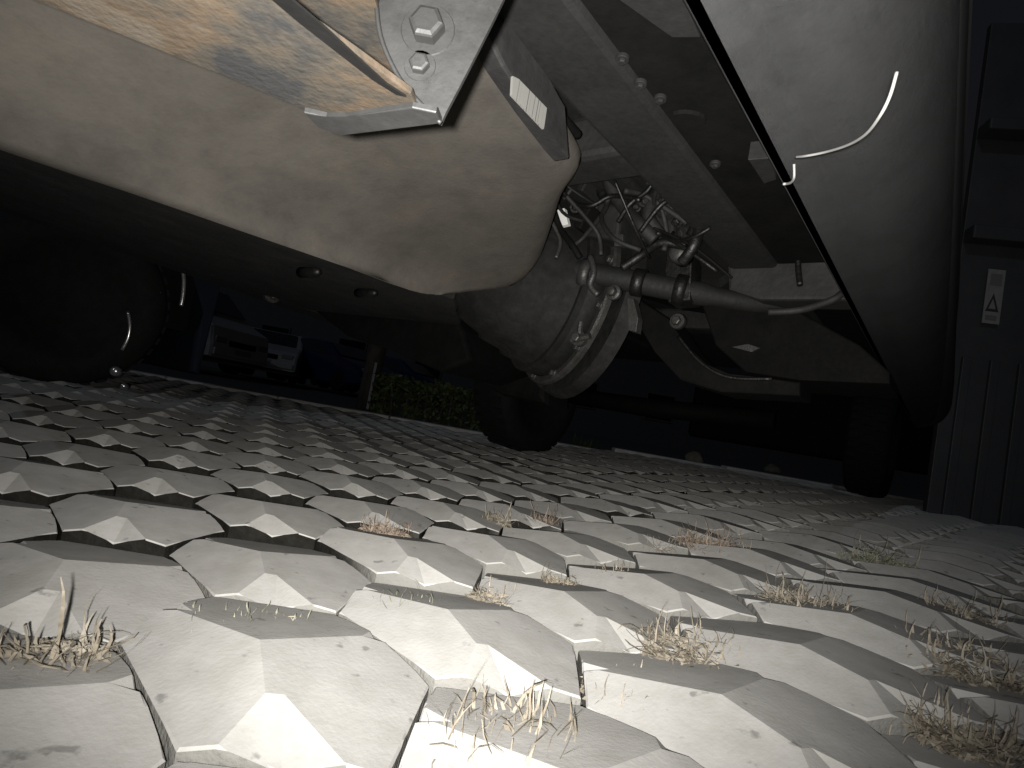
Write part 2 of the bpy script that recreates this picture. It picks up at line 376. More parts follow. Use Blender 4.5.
def place(p, r):
    q = p.copy(); q.z = ground_z(p) + r.uniform(-.0022, .0022)
    k = min(1, max(0, (0.02 - (0.8*p.x - 0.6*p.y))/0.5))          # the left of the yard has settled like shingles
    axl = PXA*LOW[1][1] - PYA*LOW[1][0]
    sl_ = math.atan((rise(p.x+.05) - rise(p.x-.05))/.1)
    rot = Matrix.Rotation(-sl_, 4, 'Y') @ Matrix.Rotation(-0.024*k, 4, axl) @ Matrix.Rotation(HD + r.uniform(-.018, .018), 4, 'Z') @ Matrix.Rotation(r.uniform(-.013, .013), 4, 'X') @ Matrix.Rotation(r.uniform(-.013, .013), 4, 'Y')
    return Matrix.Translation(q) @ rot
for k, (_, d, p) in enumerate(near):
    o = bpy.data.objects.new('paver', meshes[rnd.randrange(5)]); COL.objects.link(o)
    o.parent = bed; o.matrix_local = place(p, rnd)
bm = NB()
for _, d, p in rest:
    n0 = len(bm.verts); bm.from_mesh(coarse); bm.verts.ensure_lookup_table()
    bmesh.ops.transform(bm, matrix=place(p, rnd), verts=bm.verts[n0:])
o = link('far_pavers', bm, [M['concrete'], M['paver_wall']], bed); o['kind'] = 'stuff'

# kerb and strip beyond the paving
kr = thing('kerb', Vector((0, FAR_Y, 0)), None, None)
tag(kr, 'pale concrete kerb along the end of the paving', kind='structure')
for k in range(14):
    bm = NB(); box(bm, Vector((-5.6 + k*0.86, FAR_Y + 0.07, -0.028 + rise(-5.6 + k*0.86))), 0.852, 0.14, 0.10, bev=0.012)
    link('kerb_stone', bm, M['kerb'], kr)

# ------------------------------------------------------------------ the truck above the lens
truck = thing('parked_truck', V(1.2, 0.9, -CZ), 'parked truck seen from underneath, dirty tank, chassis and grey sill', 'truck')
# tank
def tank():
    def ray_plan(x, y, u):
        p = px(x, y, u=u) - EYE; return (p.dot(EA)*.172/u*1.0, p.dot(EL)*.172/u*1.0)
    sil = .187
    plan = [(-.5,.150),(-.15,.165)] + [tuple(c*(.172/sil)*(sil/.172) for c in ray_plan(x, y, sil)) for x, y in ((470,0),(486,34),(500,58),(518,86),(546,126),(570,160),(577,182),(560,208),(549,240),(536,270),(515,288),(480,293))] + [ray_plan(x, y, .174) for x, y in ((440,297),(405,290),(350,270),(250,236),(120,192),(0,151))] + [(-.5,.80)]
    P = [Vector((a, l, 0)) for a, l in plan]
    P2 = [Vector((v.x, v.y, 0)) for v in curve([(p.x, p.y, 0) for p in P], 3)]
    c = Vector((.1, .46, 0))
    bm = NB(); rings = []
    for u, ins in ((.171, .45), (.170, .2), (.170, .06), (.1708, .014), (.1745, .006), (.180, .0015), (.186, 0.0), (.191, .003), (.194, .012), (.20, .06), (.215, .12)):
        ring = []
        n = len(P2)
        for i, p in enumerate(P2):
            t = (P2[min(i+1, n-1)] - P2[max(i-1, 0)]).normalized(); nn = Vector((-t.y, t.x, 0))
            if nn.dot(c - p) < 0: nn = -nn
            q = p + nn*ins if ins < .05 else p + (c - p)*ins
            w = 0.003*noise.noise(Vector((q.x*5, q.y*5, u*3)))
            k = 1 + .85*min(1.15, max(0, (.72 - q.y)/.535)); ring.append(bm.verts.new(V(q.x*k, q.y*k, (u + w)*k)))
        rings.append(ring)
    for A, B in zip(rings, rings[1:]):
        for k in range(len(A)-1): bm.faces.new((A[k], A[k+1], B[k+1], B[k]))
    f = bm.faces.new(rings[0]); bmesh.ops.triangulate(bm, faces=[f])
    return link('fuel_tank', bm, M['tank'], truck, True)
tk = tank()
# strap flange beside the tank with the printed label
bm = NB(); slab(bm, [px(x, y, l=0.335) for x, y in ((480,-10),(492,-16),(504,22),(550,80),(566,106),(570,158),(560,146),(532,108),(504,66),(488,34))], EL*0.02, 0.003)
fl = link('tank_strap', bm, M['dark'], truck)
bm = NB(); slab(bm, [px(x, y, l=0.332) for x, y in ((513,76),(519,79),(547,108),(544,129),(512,95))], EL*0.0025)
link('label_plate', bm, M['print'], fl)
# rusty member with its slot
bm = NB()
slab(bm, [px(x, y, u=.137) for x, y in ((250,-20),(300,15),(356,54),(411,94),(416,106),(372,114),(328,118),(292,104),(255,88),(200,66),(120,34),(0,-14),(-160,-80),(60,-160))], EZ*.003, .0008)
rm = link('rusted_crossmember', bm, M['rust'], truck)
bm = NB(); slab(bm, [px(x, y, u=.186) for x, y in ((225,-30),(285,-30),(400,86),(398,100),(380,92),(300,30))], EZ*.004); link('slot', bm, M['soot'], rm)  # black sheet added to paint the shade inside the slot
bm = NB(); slab(bm, [px(x, y, u=.180) for x, y in ((275,-30),(374,-30),(375,0),(381,40),(396,74),(392,84),(364,62),(322,29),(288,0))], EZ*.03, .003)
link('upper_flange', bm, M['rust'], rm)
bm = NB(); lathe(bm, px(393,109,u=.1365), EZ, [(0,.0016),(.002,.0016)], 10); link('rivet_hole', bm, M['soot'], rm)
bm = NB(); slab(bm, [px(x, y, u=.1355) for x, y in ((248,-20),(268,-20),(320,24),(386,84),(406,97),(396,95),(372,80),(300,24))], EZ*.001); link('gap_shade', bm, M['soot'], rm)  # added dark strip, painting the shade of the gap beside the member
# zinc bracket plate
AP_ = 0.262
bm = NB()
out = curve([px(x, y, d=AP_) for x, y in ((374,-40),(376,0),(381,38),(398,76),(420,103),(441,123))], 5) + curve([px(x, y, d=AP_) for x, y in ((446,112),(470,66),(503,0),(530,-60))], 3)
slab(bm, out, Vector((0,0.003,0)), 0.0006)
pl = link('bracket', bm, M['galv'], truck)
bm = NB()
rim = curve([px(x, y, d=AP_-.003) for x, y in ((374,-40),(376,0),(381,38),(398,76),(420,103),(441,123))], 5)
tube(bm, rim, 0.0011, 8); link('rolled_rim', bm, M['galv'], pl, True)
bm = NB()
lo = [px(x, y, u=.131) for x, y in ((304,113),(318,128),(342,136),(441,124),(436,113),(412,108),(345,118),(326,118))]
slab(bm, lo, EZ*0.003, 0.0008); link('bottom_lip', bm, M['galv'], pl)
bm = NB(); bolt(bm, px(428,30,d=AP_), Vector((0,-1,0)), .0085, .007); bolt(bm, px(420,66,d=AP_), Vector((0,-1,0)), .005, .004); link('bolt', bm, M['galv'], pl)

# grey sill: a tucked-under body side, swept along the truck
def sill():
    prof = [(.166,.300),(.163,.278),(.158,.272),(.150,.272),(.132,.280),(.128,.284),] + [(.126 - .092*math.sin(math.radians(t)), .41 - .125*math.cos(math.radians(t))) for t in range(2, 91, 2)] + [(.036,.50),(.05,.60),(.06,.9)]
    bm = NB(); rings = []
    for a in [-.3 + .06*k for k in range(60)]:
        k = 0.0
        rings.append([bm.verts.new(V(a, l, u + k)) for l, u in prof])
    for A, B in zip(rings, rings[1:]):
        for k in range(len(A)-1): bm.faces.new((A[k], A[k+1], B[k+1], B[k]))
    bmesh.ops.solidify(bm, geom=bm.faces[:], thickness=0.0015)
    return link('sill_panel', bm, M['paintgrey'], truck, True)
sl = sill()
# chassis rail
bm = NB(); vbox(bm, -.3, 2.0, .270, .352, .330, .43, .008); rl = link('frame_rail', bm, M['underseal'], truck)
bm = NB(); c = px(688, 120, u=.3295); lathe(bm, c - EZ*.0006, EZ, [(0,.012),(.004,.0125)], 16); bmesh.ops.scale(bm, vec=(1.5,1.0,1), space=Matrix.Translation(-c), verts=bm.verts[:]); link('drain_hole', bm, M['soot'], rl)
bm = NB(); slab(bm, [px(x, y, u=.325) for x, y in ((590,-20),(672,38),(700,38),(676,-20))], EZ*.004, .001); link('jacking_pad', bm, M['underseal'], rl)
bm = NB(); slab(bm, [px(x, y, u=.31) for x, y in ((748,160),(772,158),(776,180),(764,184))], EZ*.02, .001); link('body_clip', bm, M['underseal'], rl)
for x, y in ((622, 60), (660, 100), (640, 85), (715, 165)):
    bm = NB(); bolt(bm, px(x, y, u=.329), -EZ, .004, .003); link('bolt', bm, M['underseal'], rl)
bm = NB(); vbox(bm, -.3, 1.9, .168, .2695, .337, .35); link('sill_box', bm, M['soot'], truck)
# floor
bm = NB(); vbox(bm, -.4, 2.9, .14, 1.85, .435, .45); flo = link('floor_pan', bm, M['underseal'], truck)
for l0 in (.40, .47, .9, 1.15, 1.4):
    bm = NB(); vbox(bm, -.3, 1.0 if l0 < .6 else 2.4, l0, l0+.035, .418, .4355, .006); link('floor_rib', bm, M['underseal'], flo)
for a0 in (.62, 1.15, 1.7):
    bm = NB(); vbox(bm, a0, a0+.08, .36, 1.8, .37, .436, .01); link('floor_crossbar', bm, M['dark'], flo)
# white clip on the floor
bm = NB()
tube(bm, [px(*p, u=.36) for p in ((529,53),(535,65),(556,60))], .0055, 8); tube(bm, [px(*p, u=.36) for p in ((548,42),(556,46))], .008, 8)
link('pipe_clip', bm, M['white'], flo, True)
# pipes along the floor
for k, (pts, r, mm) in enumerate([
    (((500,-10),(540,40),(580,85),(632,95)), .006, 'soot'),
    (((515,-10),(552,44),(590,82),(628,90)), .005, 'soot'),
    (((540,-15),(572,30),(600,62),(640,92),(660,130)), .005, 'soot'),
    (((486,30),(520,66),(560,115),(578,135)), .006, 'soot')]):
    bm = NB(); tube(bm, curve([px(x, y, u=.36) for x, y in pts], 6), r, 8); link('brake_pipe', bm, M[mm], flo, True)

# far sill and far side
bm = NB()
p0, p1, p2 = V(-.3,1.72,.30), V(.2,1.72,.265), V(1.95,1.72,.175)
slab(bm, [V(-.4,1.70,.30), V(.2,1.70,.268), V(1.95,1.70,.172), V(2.0,1.70,.45), V(-.4,1.70,.46)], EL*.12, .01)
link('far_sill', bm, M['underseal'], truck)
for x, y in ((122,200),(170,252),(273,295)):
    bm = NB(); bolt(bm, px(x, y, l=1.695), -EL, .016, .018); link('bolt', bm, M['steel'], truck)
# exhaust and heat shield between tank and far sill
bm = NB(); slab(bm, [V(-.4,.78,.235), V(-.4,1.70,.285), V(.2,1.70,.265), V(1.0,1.70,.225), V(1.0,1.0,.20), V(.75,.78,.20)], EZ*.03, .006); link('underbody_shield', bm, M['dark'], truck)
for x, y, r in ((315,272,.010),(372,293,.009)):
    bm = NB(); lathe(bm, px(x, y, l=.98), -EL, [(-.05,r*1.1),(0,r),(.012,r*.7),(.015,r*.2)], 12); link('rubber_mount', bm, M['cast'], truck, True)
bm = NB(); slab(bm, [px(x, y, a=1.02) for x, y in ((300,262),(340,275),(395,290),(440,292),(462,330),(470,360),(440,372),(395,352),(345,335),(300,300))], EA*.25, .01); link('heat_shield', bm, M['soot'], truck)
bm = NB(); slab(bm, [px(x, y, a=1.30) for x, y in ((430,292),(470,318),(500,360),(545,385),(545,405),(500,395),(470,372),(445,372),(425,330))], EA*.12, .02); link('suspension_arm', bm, M['soot'], truck)

# drum-like casing behind the tank
ctr = px(570, 302, a=1.02)
ax = (EA*0.80 - EL*0.45 - EZ*0.10).normalized()
bm = NB(); lathe(bm, ctr - ax*.20, ax, [(-.06,.05),(-.055,.085),(-.03,.10),(-.025,.115),(.03,.135),(.035,.143),(.09,.152),(.094,.160),(.14,.166),(.145,.176),(.19,.180)], 40); cs = link('gear_casing', bm, M['casing'], truck, True)
bm = NB(); lathe(bm, ctr - ax*.02, ax, [(0,.165),(0,.190),(.004,.194),(.014,.194),(.018,.188)], 48); link('casing_flange', bm, M['steel'], cs)
bm = NB(); lathe(bm, ctr + ax*.012, ax, [(0,.17),(0,.205),(.03,.212),(.035,.19)], 48); link('casing_ring', bm, M['casing'], cs)
for off, rr in ((-.065, .171),):
    bm = NB(); lathe(bm, ctr + ax*off, ax, [(0,rr-.012),(0,rr+.004),(.003,rr+.008),(.012,rr+.008),(.016,rr)], 48); link('casing_rim', bm, M['casing'], cs)
s = ax.cross(EZ).normalized(); w = ax.cross(s)
for k in range(12):
    t = 2*math.pi*k/12 + .2
    bm = NB(); bolt(bm, ctr - ax*.022 + s*(.180*math.cos(t)) + w*(.180*math.sin(t)), -ax, .007, .006); link('flange_bolt', bm, M['steel'], cs)
bm = NB()
for k in range(7):
    t = math.radians(150 + k*22)
    d = s*math.cos(t) + w*math.sin(t)
    slab(bm, [ctr - ax*.19 + d*.06, ctr - ax*.02 + d*.135, ctr - ax*.02 + d*.155, ctr - ax*.14 + d*.125], (ax.cross(d)).normalized()*.006)
link('casing_rib', bm, M['cast'], cs)
bm = NB(); bolt(bm, px(578,338,a=.90), -EA, .010, .012); tube(bm, [px(581,322,a=.90), px(579,338,a=.90)], .006, 8); tube(bm, [px(572,340,a=.9), px(590,336,a=.9)], .007, 8); link('drain_plug', bm, M['steel'], cs)
# lump of castings left of the drum
for k in range(6):
    x = rnd.uniform(462, 512); y = rnd.uniform(296, 345)
    bm = NB(); lathe(bm, px(x, y, a=.86 + rnd.uniform(-.01,.05)), -EA + EL*rnd.uniform(-.4,.4), [(-.05,.013),(0,.009),(.005,.006),(.006,.002)], 10); link('casting_boss', bm, M['cast'], cs, True)

# cross tube with clamps
bm = NB(); tube(bm, curve([px(520,262,a=.86), px(560,268,a=.88), px(620,279,a=.92), px(690,292,a=.97), px(770,304,a=1.05), px(842,296,a=1.15)], 6), [.024]*10+[.021]*10+[.017]*11, 14)
ct = link('cross_tube', bm, M['underseal'], truck, True)
for x, y, a, r in ((588,275,.895,.030),(640,283,.925,.026),(682,290,.955,.028)):
    bm = NB(); d = (px(x+20,y+4,a=a+.01) - px(x,y,a=a)).normalized(); lathe(bm, px(x, y, a=a) - d*.012, d, [(0,r*.8),(0,r),(.02,r),(.02,r*.8)], 18); link('clamp', bm, M['steel'] if x < 600 else M['cast'], ct, True)
bm = NB(); tube(bm, curve([px(590,256,a=.87), px(594,272,a=.865), px(590,285,a=.865), px(598,295,a=.87)], 4), .006, 8); bolt(bm, px(613,292,a=.86), -EA, .009, .01); link('clamp_bolt', bm, M['steel'], ct, True)
bm = NB(); slab(bm, [px(x, y, a=.95) for x, y in ((668,240),(684,238),(692,258),(690,300),(668,302),(664,270))], EA*.05, .003); link('tube_bracket', bm, M['cast'], ct)
bm = NB(); slab(bm, [px(x, y, a=.90) for x, y in ((627,298),(633,298),(638,318),(636,332),(628,330))], EA*.02, .001); link('tab', bm, M['steel'], ct)
# lower wishbone to the right of the casing
bm = NB(); slab(bm, [px(x, y, a=1.10) for x, y in ((640,300),(668,318),(686,345),(705,366),(728,376),(765,378),(800,382),(800,396),(720,392),(680,380),(655,352),(636,322))], EA*.10, .004); link('lower_arm', bm, M['soot'], truck)
bm = NB(); tube(bm, curve([px(678,336,a=1.09), px(700,362,a=1.09), px(728,377,a=1.09), px(772,379,a=1.09)], 5), .004, 6); link('arm_edge', bm, M['cast'], truck, True)
bm = NB(); slab(bm, [px(x, y, a=1.2) for x, y in ((700,300),(760,306),(800,312),(860,345),(890,372),(890,384),(800,380),(745,372),(715,345))], EA*.2, .004); link('splash_guard', bm, M['soot'], truck)
bm = NB(); slab(bm, [px(x, y, a=1.19) for x, y in ((732,347),(748,344),(760,348),(752,352))], EA*.01); link('guard_slot', bm, M['steel'], truck)
bm = NB(); bolt(bm, px(677,321,a=1.05), -EA, .010, .01); link('bolt', bm, M['steel'], truck)

# the tangle over the cross tube: hoses, boxes, brackets
def hose(name, pts, a, r, mm, parent=truck, n=7):
    bm = NB()
    tube(bm, curve([px(x, y, a=a + (k % 2)*.01) for k, (x, y) in enumerate(pts)], n), r, 8); return link(name, bm, M[mm], parent, True)
hose('hose', ((636,130),(668,136),(700,142),(719,152),(718,180),(704,215),(694,245),(682,262)), .80, .009, 'cast')
hose('hose', ((700,140),(716,160),(708,200),(690,236)), .83, .008, 'soot')
hose('hose', ((622,268),(640,256),(660,243),(686,246)), .88, .008, 'cast')
hose('hose', ((552,205),(560,228),(572,245),(580,258)), .80, .006, 'soot')
hose('hose', ((600,120),(612,150),(608,178),(622,205),(640,225),(655,240)), .82, .012, 'dark')
hose('hose', ((575,120),(592,140),(590,170),(604,196)), .84, .010, 'soot')
hose('hose', ((640,165),(655,190),(648,215),(660,235)), .84, .011, 'dark')
hose('wire', ((556,180),(570,200),(590,206),(612,196),(640,200)), .78, .004, 'cast')
hose('wire', ((600,155),(622,150),(640,160),(647,176)), .78, .004, 'cast')
hose('wire', ((660,170),(648,190),(630,204),(618,222)), .78, .004, 'cast')
hose('wire', ((548,215),(560,240),(556,258)), .80, .004, 'steel')
hose('wire', ((690,176),(676,196),(660,206),(640,232)), .80, .004, 'cast')
for q in (((566,112),(600,118),(640,140),(636,178),(590,170),(568,140)), ((598,172),(640,176),(634,206),(606,200)), ((560,150),(590,152),(596,190),(566,196)),
          ((645,150),(690,160),(690,200),(664,214),(646,190)), ((596,200),(622,206),(618,240),(586,236)), ((640,205),(676,212),(672,246),(640,240))):
    dep = rnd.uniform(.86, .98)
    bm = NB(); slab(bm, [px(x, y, a=dep) for x, y in q], EA*.10, .006); link('engine_bracket', bm, M[rnd.choice(['dark','dark','underseal','soot'])], truck)
bm = NB(); slab(bm, [px(x, y, a=1.05) for x, y in ((540,100),(660,110),(740,160),(760,260),(720,290),(640,280),(530,250))], EA*.25, .02); link('engine_block', bm, M['soot'], truck)
bm = NB(); slab(bm, [px(x, y, a=.84) for x, y in ((614,234),(623,234),(623,246),(614,246))], EA*.01, .001); link('connector', bm, M['steel'], truck)
bm = NB(); slab(bm, [px(x, y, a=.82) for x, y in ((556,210),(564,208),(568,224),(560,226))], EA*.01, .001); link('connector', bm, M['white'], truck)
bm = NB(); lathe(bm, px(678,252,a=.90), -EA, [(-.03,.018),(0,.018),(.006,.014),(.008,.006)], 14); link('hose_union', bm, M['steel'], truck, True)
for k in range(95):
    x = rnd.uniform(552, 712); y = rnd.uniform(118, 250); a = rnd.uniform(.80, .92)
    if y < 118 + (x-600)*.35: continue
    p = px(x, y, a=a); bm = NB()
    kind = rnd.random()
    if kind < .45:
        t = Vector((rnd.gauss(0,1), rnd.gauss(0,1), rnd.gauss(0,1))).normalized(); t2 = t.orthogonal()
        tube(bm, curve([p - t*rnd.uniform(.03,.07), p + t2*.012, p + t*rnd.uniform(.03,.07), p + t*.08 - t2*.02], 4), rnd.uniform(.0015,.005), 7); link('wire', bm, M[rnd.choice(['cast','dark','soot','dark','underseal'])], truck, True)
    elif kind < .75:
        bolt(bm, p, (-EA + EL*rnd.gauss(0,.5) - EZ*rnd.random()).normalized(), rnd.uniform(.004,.009), .008); link('bolt', bm, M[rnd.choice(['cast','dark','cast'])], truck)
    else:
        box(bm, p, rnd.uniform(.02,.06), rnd.uniform(.01,.03), rnd.uniform(.02,.05), (EA, (EL+EZ*.4).normalized(), (EZ-EL*.4).normalized()), .003); link('engine_bracket', bm, M[rnd.choice(['dark','soot','underseal'])], truck)
# inner side panel right of the tangle
bm = NB(); slab(bm, [px(x, y, a=1.0) for x, y in ((724,150),(760,180),(790,190),(830,260),(850,300),(760,300),(728,290))], EA*.06, .006); link('inner_panel', bm, M['dark'], truck)
hose('wire', ((800,230),(798,262),(800,285)), .98, .005, 'cast')
hose('hose', ((768,312),(800,310),(832,300),(846,290)), .98, .006, 'dark')

# wheels
def wheel(base, parent, ax, r=.36, w=.24, name='wheel'):
    c = base + EZ*r
    bm = NB(); h = w/2
    lathe(bm, c, ax, [(-h*.6,r*.60),(-h*.95,r*.64),(-h,r*.80),(-h*.92,r*.93),(-h*.72,r*.985),(-h*.3,r),(h*.3,r),(h*.72,r*.985),(h*.92,r*.93),(h,r*.80),(h*.95,r*.64),(h*.6,r*.60)], 48)
    t = link(name, bm, M['rubber'], parent, True)
    bm = NB(); lathe(bm, c, ax, [(-h*.5,r*.2),(-h*.4,r*.55),(-h*.65,r*.62),(h*.65,r*.62),(h*.4,r*.55),(h*.5,r*.2)], 28); link('rim', bm, M['cast'], t, True)
    bm = NB()
    s = ax.cross(EZ).normalized(); ww = ax.cross(s)
    for k in range(40):
        for row in (-.55, 0, .55):
            an = 2*math.pi*(k + (.5 if row == 0 else 0))/40
            d = s*math.cos(an) + ww*math.sin(an); tt = ax.cross(d)
            box(bm, c + d*(r*1.002) + ax*(h*row), .010, w*.2, r*.09, (d, ax, tt))
    link('tread', bm, M['rubber'], t)
    return t
wheel(V(2.48, 1.86, -CZ), truck, EL)
wheel(V(4.3, .42, -CZ + rise(V(4.3,.42,0).x)), truck, EL)
bm = NB(); tube(bm, [V(2.48,1.75,.16), V(2.50,1.2,.15), V(2.52,.6,.17)], [.04,.045,.04], 14); link('axle_beam', bm, M['soot'], truck, True)
# bumper cover closing the front
bm = NB(); vbox(bm, 5.1, 5.25, .05, 1.95, .10, .62, .04); link('bumper', bm, M['soot'], truck)

# cord hanging on the sill
bm = NB()
cp = [px(x, y, l=l) for x, y, l in ((897,72,.043),(890,96,.045),(880,116,.049),(866,134,.058),(848,145,.072),(826,152,.09),(806,156,.105),(796,157,.115))]
tube(bm, curve(cp, 5), .0009, 6)
tube(bm, curve([px(x, y, l=.12) for x, y in ((794,164),(794,178),(790,183),(784,184))], 4), .0010, 6)
tag(link('cord', bm, M['cord'], None, True), 'thin pale cord curling over the grey sill panel', 'cord')

# ------------------------------------------------------------------ neighbouring car, seen at the left edge
def car_body(name, label, loc, yaw, paint, L=4.3, W=1.75, H=1.45, group=None, van=False):
    t = thing(name, loc, label, 'car', group)
    ca, sa = math.cos(yaw), math.sin(yaw)
    ex = Vector((ca, sa, 0)); ey = Vector((-sa, ca, 0))
    def P(x, y, z): return loc + ex*x + ey*y + EZ*z
    h = L/2
    if van: prof = [(-h,.30),(-h,.55),(-h+.03,H*.93),(-h+.2,H),(h*.45,H),(h*.72,H*.66),(h*.97,H*.52),(h,.55),(h,.30)]
    else: prof = [(-h,.32),(-h,.62),(-h+.08,.90),(-h*.62,.97),(-h*.38,H*.97),(-h*.1,H),(h*.18,H*.97),(h*.48,.98),(h*.90,.80),(h,.66),(h,.30)]
    prof = prof + [(h*.78,.24),(h*.76,.20),(-h*.8,.20)]
    pr = [(v.x, v.z) for v in [Vector((x,0,z)) for x, z in prof]]
    bm = NB()
    ringsn = []
    for y, ins in ((-W/2,.04),(-W/2+.05,.0),(W/2-.05,.0),(W/2,.04)):
        ring = []
        for x, z in pr:
            k = 1.0
            tum = .16*max(0, (z-.9))/(H-.9) if z > .9 else 0
            yy = y - math.copysign(tum, y)
            ring.append(bm.verts.new(P(x*(1-ins*.3), yy, z - (ins*.5 if z > .5 else -ins*.5))))
        ringsn.append(ring)
    n = len(pr)
    for A, B in zip(ringsn, ringsn[1:]):
        for k in range(n): bm.faces.new((A[k], A[(k+1)%n], B[(k+1)%n], B[k]))
    bm.faces.new(ringsn[0]); bm.faces.new(ringsn[-1][::-1])
    link('body', bm, paint, t)
    # glass
    for sy in (-1, 1):
        y = sy*(W/2 - .055)
        if van: q = [(-h*.1,H*.60),(h*.62,H*.60),(h*.42,H*.92),(-h*.1,H*.92)]
        else: q = [(-h*.55,.98),(h*.40,.98),(h*.14,H*.93),(-h*.34,H*.93)]
        bm = NB()
        pts = []
        for x, z in q:
            tum = .16*max(0, (z-.9))/(H-.9)
            pts.append(P(x, y - math.copysign(tum, y) + sy*.058, z))
        slab(bm, pts, ey*(-sy*.02)); link('side_window', bm, M['glass'], t)
    bm = NB()
    if van: q = [(h*.47,H*.98),(h*.71,H*.70)]
    else: q = [(h*.20,H*.95),(h*.47,1.0)]
    k = W*.38
    slab(bm, [P(q[0][0]+.02,-k*.9,q[0][1]), P(q[0][0]+.02,k*.9,q[0][1]), P(q[1][0]+.02,k,q[1][1]), P(q[1][0]+.02,-k,q[1][1])], ex*.015+EZ*.012); link('windscreen', bm, M['glass'], t)
    for sy in (-1, 1):
        bm = NB(); box(bm, P(h-.02, sy*W*.36, .66), .06, .30, .12, (ex, ey, EZ), .02); link('headlight', bm, M['lens'], t)
    bm = NB(); box(bm, P(h+.01, 0, .42), .05, W*.92, .14, (ex, ey, EZ), .02); link('bumper', bm, paint, t)
    bm = NB(); box(bm, P(h+.03, 0, .47), .02, .50, .11, (ex, ey, EZ), .003); link('number_plate', bm, M['silver'], t)
    bm = NB(); box(bm, P(h+.0, 0, .62), .04, W*.45, .12, (ex, ey, EZ), .01); link('grille', bm, M['soot'], t)
    for sx in (-.60, .62):
        for sy in (-1, 1):
            c = P(h*sx, sy*(W/2-.09), 0)
            wb = NB(); r = .31
            lathe(wb, c + EZ*r, ey, [(-.11,r*.6),(-.11,r*.9),(-.08,r),(.08,r),(.11,r*.9),(.11,r*.6)], 24); wt = link('wheel', wb, M['rubber'], t, True)
            wb = NB(); lathe(wb, c + EZ*r, ey, [(-.113,.05),(-.10,r*.6),(.10,r*.6),(.113,.05)], 20); link('rim', wb, M['cast'], wt, True)
    return t
# the neighbour: its rear wheel and dark quarter
lt = gp(105, 392)
nb = thing('neighbour_car', Vector((lt.x-.6, lt.y, 0)), 'dark car parked alongside, its tyre and bumper end showing at left', 'car')
nax = (EL*1.0).normalized()
wheel(Vector((lt.x - .22, lt.y - .02, 0)), nb, EL, .34, .22)
bm = NB()
o1 = Vector((lt.x, lt.y, 0))
slab(bm, [o1 + EA*a + EZ*z + EL*.06 for a, z in ((-1.6,.30),(-.46,.30),(-.40,.46),(-.28,.60),(-.08,.70),(.12,.68),(.26,.56),(.34,.40),(.31,.30),(.32,.13),(.36,.12),(.37,.62),(.36,1.0),(-1.6,1.0))], EL*1.5, .02)
link('body', bm, M['blackcar'], nb)
bm = NB(); tube(bm, curve([px(x, y, d=lt.y+.02) for x, y in ((182,264),(184,280),(183,296),(181,306))], 4), .008, 8); link('bumper_trim', bm, M['chrome'], nb, True)
bm = NB(); tube(bm, curve([px(x, y, d=lt.y-.15) for x, y in ((128,312),(130,325),(128,338),(122,350))], 4), .006, 8); link('wheel_trim', bm, M['chrome'], nb, True)
bm = NB(); lathe(bm, px(114,371,d=lt.y-.12), -Vector((0,1,0)), [(-.02,.02),(0,.018),(.008,.01)], 10); lathe(bm, px(123,386,d=lt.y-.1), -Vector((0,1,0)), [(-.02,.012),(0,.011),(.006,.006)], 10); link('valve_cap', bm, M['chrome'], nb, True)
bm = NB(); slab(bm, [o1 + EA*a + EZ*z + EL*.10 for a, z in ((-.34,.30),(.28,.30),(.28,.62),(-.34,.62))], EL*.9); link('wheel_well', bm, M['soot'], nb)

# parked cars across the yard
def far_spot(x, d):
    r = ray(x, 384); return Vector((r.x/r.y*d, d, 0))
def facing(p, off): return math.atan2(-p.y, -p.x) + math.radians(off)
p = far_spot(192, 11.5); car_body('parked_van', 'pale van parked far left beyond the dark neighbouring car', p + Vector((-1.3, .6, 0)), math.radians(-14), M['palevan'], 4.4, 1.7, 1.75, van=True)
p = far_spot(268, 16.5); car_body('parked_car', 'pale fronted car parked beside the bright blue one, far left', p, facing(p, -8), M['palevan'], 4.2, 1.75, 1.42)
p = far_spot(316, 15.2); car_body('parked_car', 'bright blue parked car with sloping bonnet, left of the dark post', p + Vector((0, 1.2, 0)), facing(p, 38), M['blue'], 4.2, 1.75, 1.38)
p = far_spot(398, 19.0); car_body('parked_car', 'blue parked car half hidden behind the hedge', p, facing(p, 55), M['blue'], 4.2, 1.75, 1.40)
p = far_spot(345, 22.0); car_body('parked_car', 'dark blue car parked behind the bright blue one', p, facing(p, 20), M['navy'], 4.2, 1.75, 1.5)
p = far_spot(232, 18.5); car_body('parked_car', 'dark car parked between the pale van and the pale fronted car', p, facing(p, -20), M['navy'], 4.2, 1.75, 1.45)

# long dark building added across the yard's far side to hide the horizon glow
bd = thing('backdrop', Vector((0, 30, 0)), 'long dark building added beyond the parked cars to hide the horizon glow', 'backdrop')
bm = NB(); box(bm, Vector((4, 33, 2.9)), 90, 6, 6.0); link('wall', bm, M['gate'], bd)
bm = NB(); box(bm, Vector((4, 32.8, 6.0)), 91, 7, .3, bev=.05); link('roof', bm, M['soot'], bd)
for k in range(18):
    x = -34 + k*4.2
    bm = NB(); box(bm, Vector((x, 29.98, 2.0)), 1.6, .08, 1.5, bev=.02); f = link('window', bm, M['gate'], bd)
    bm = NB(); box(bm, Vector((x, 29.93, 2.0)), 1.4, .03, 1.3); link('pane', bm, M['soot'], f)

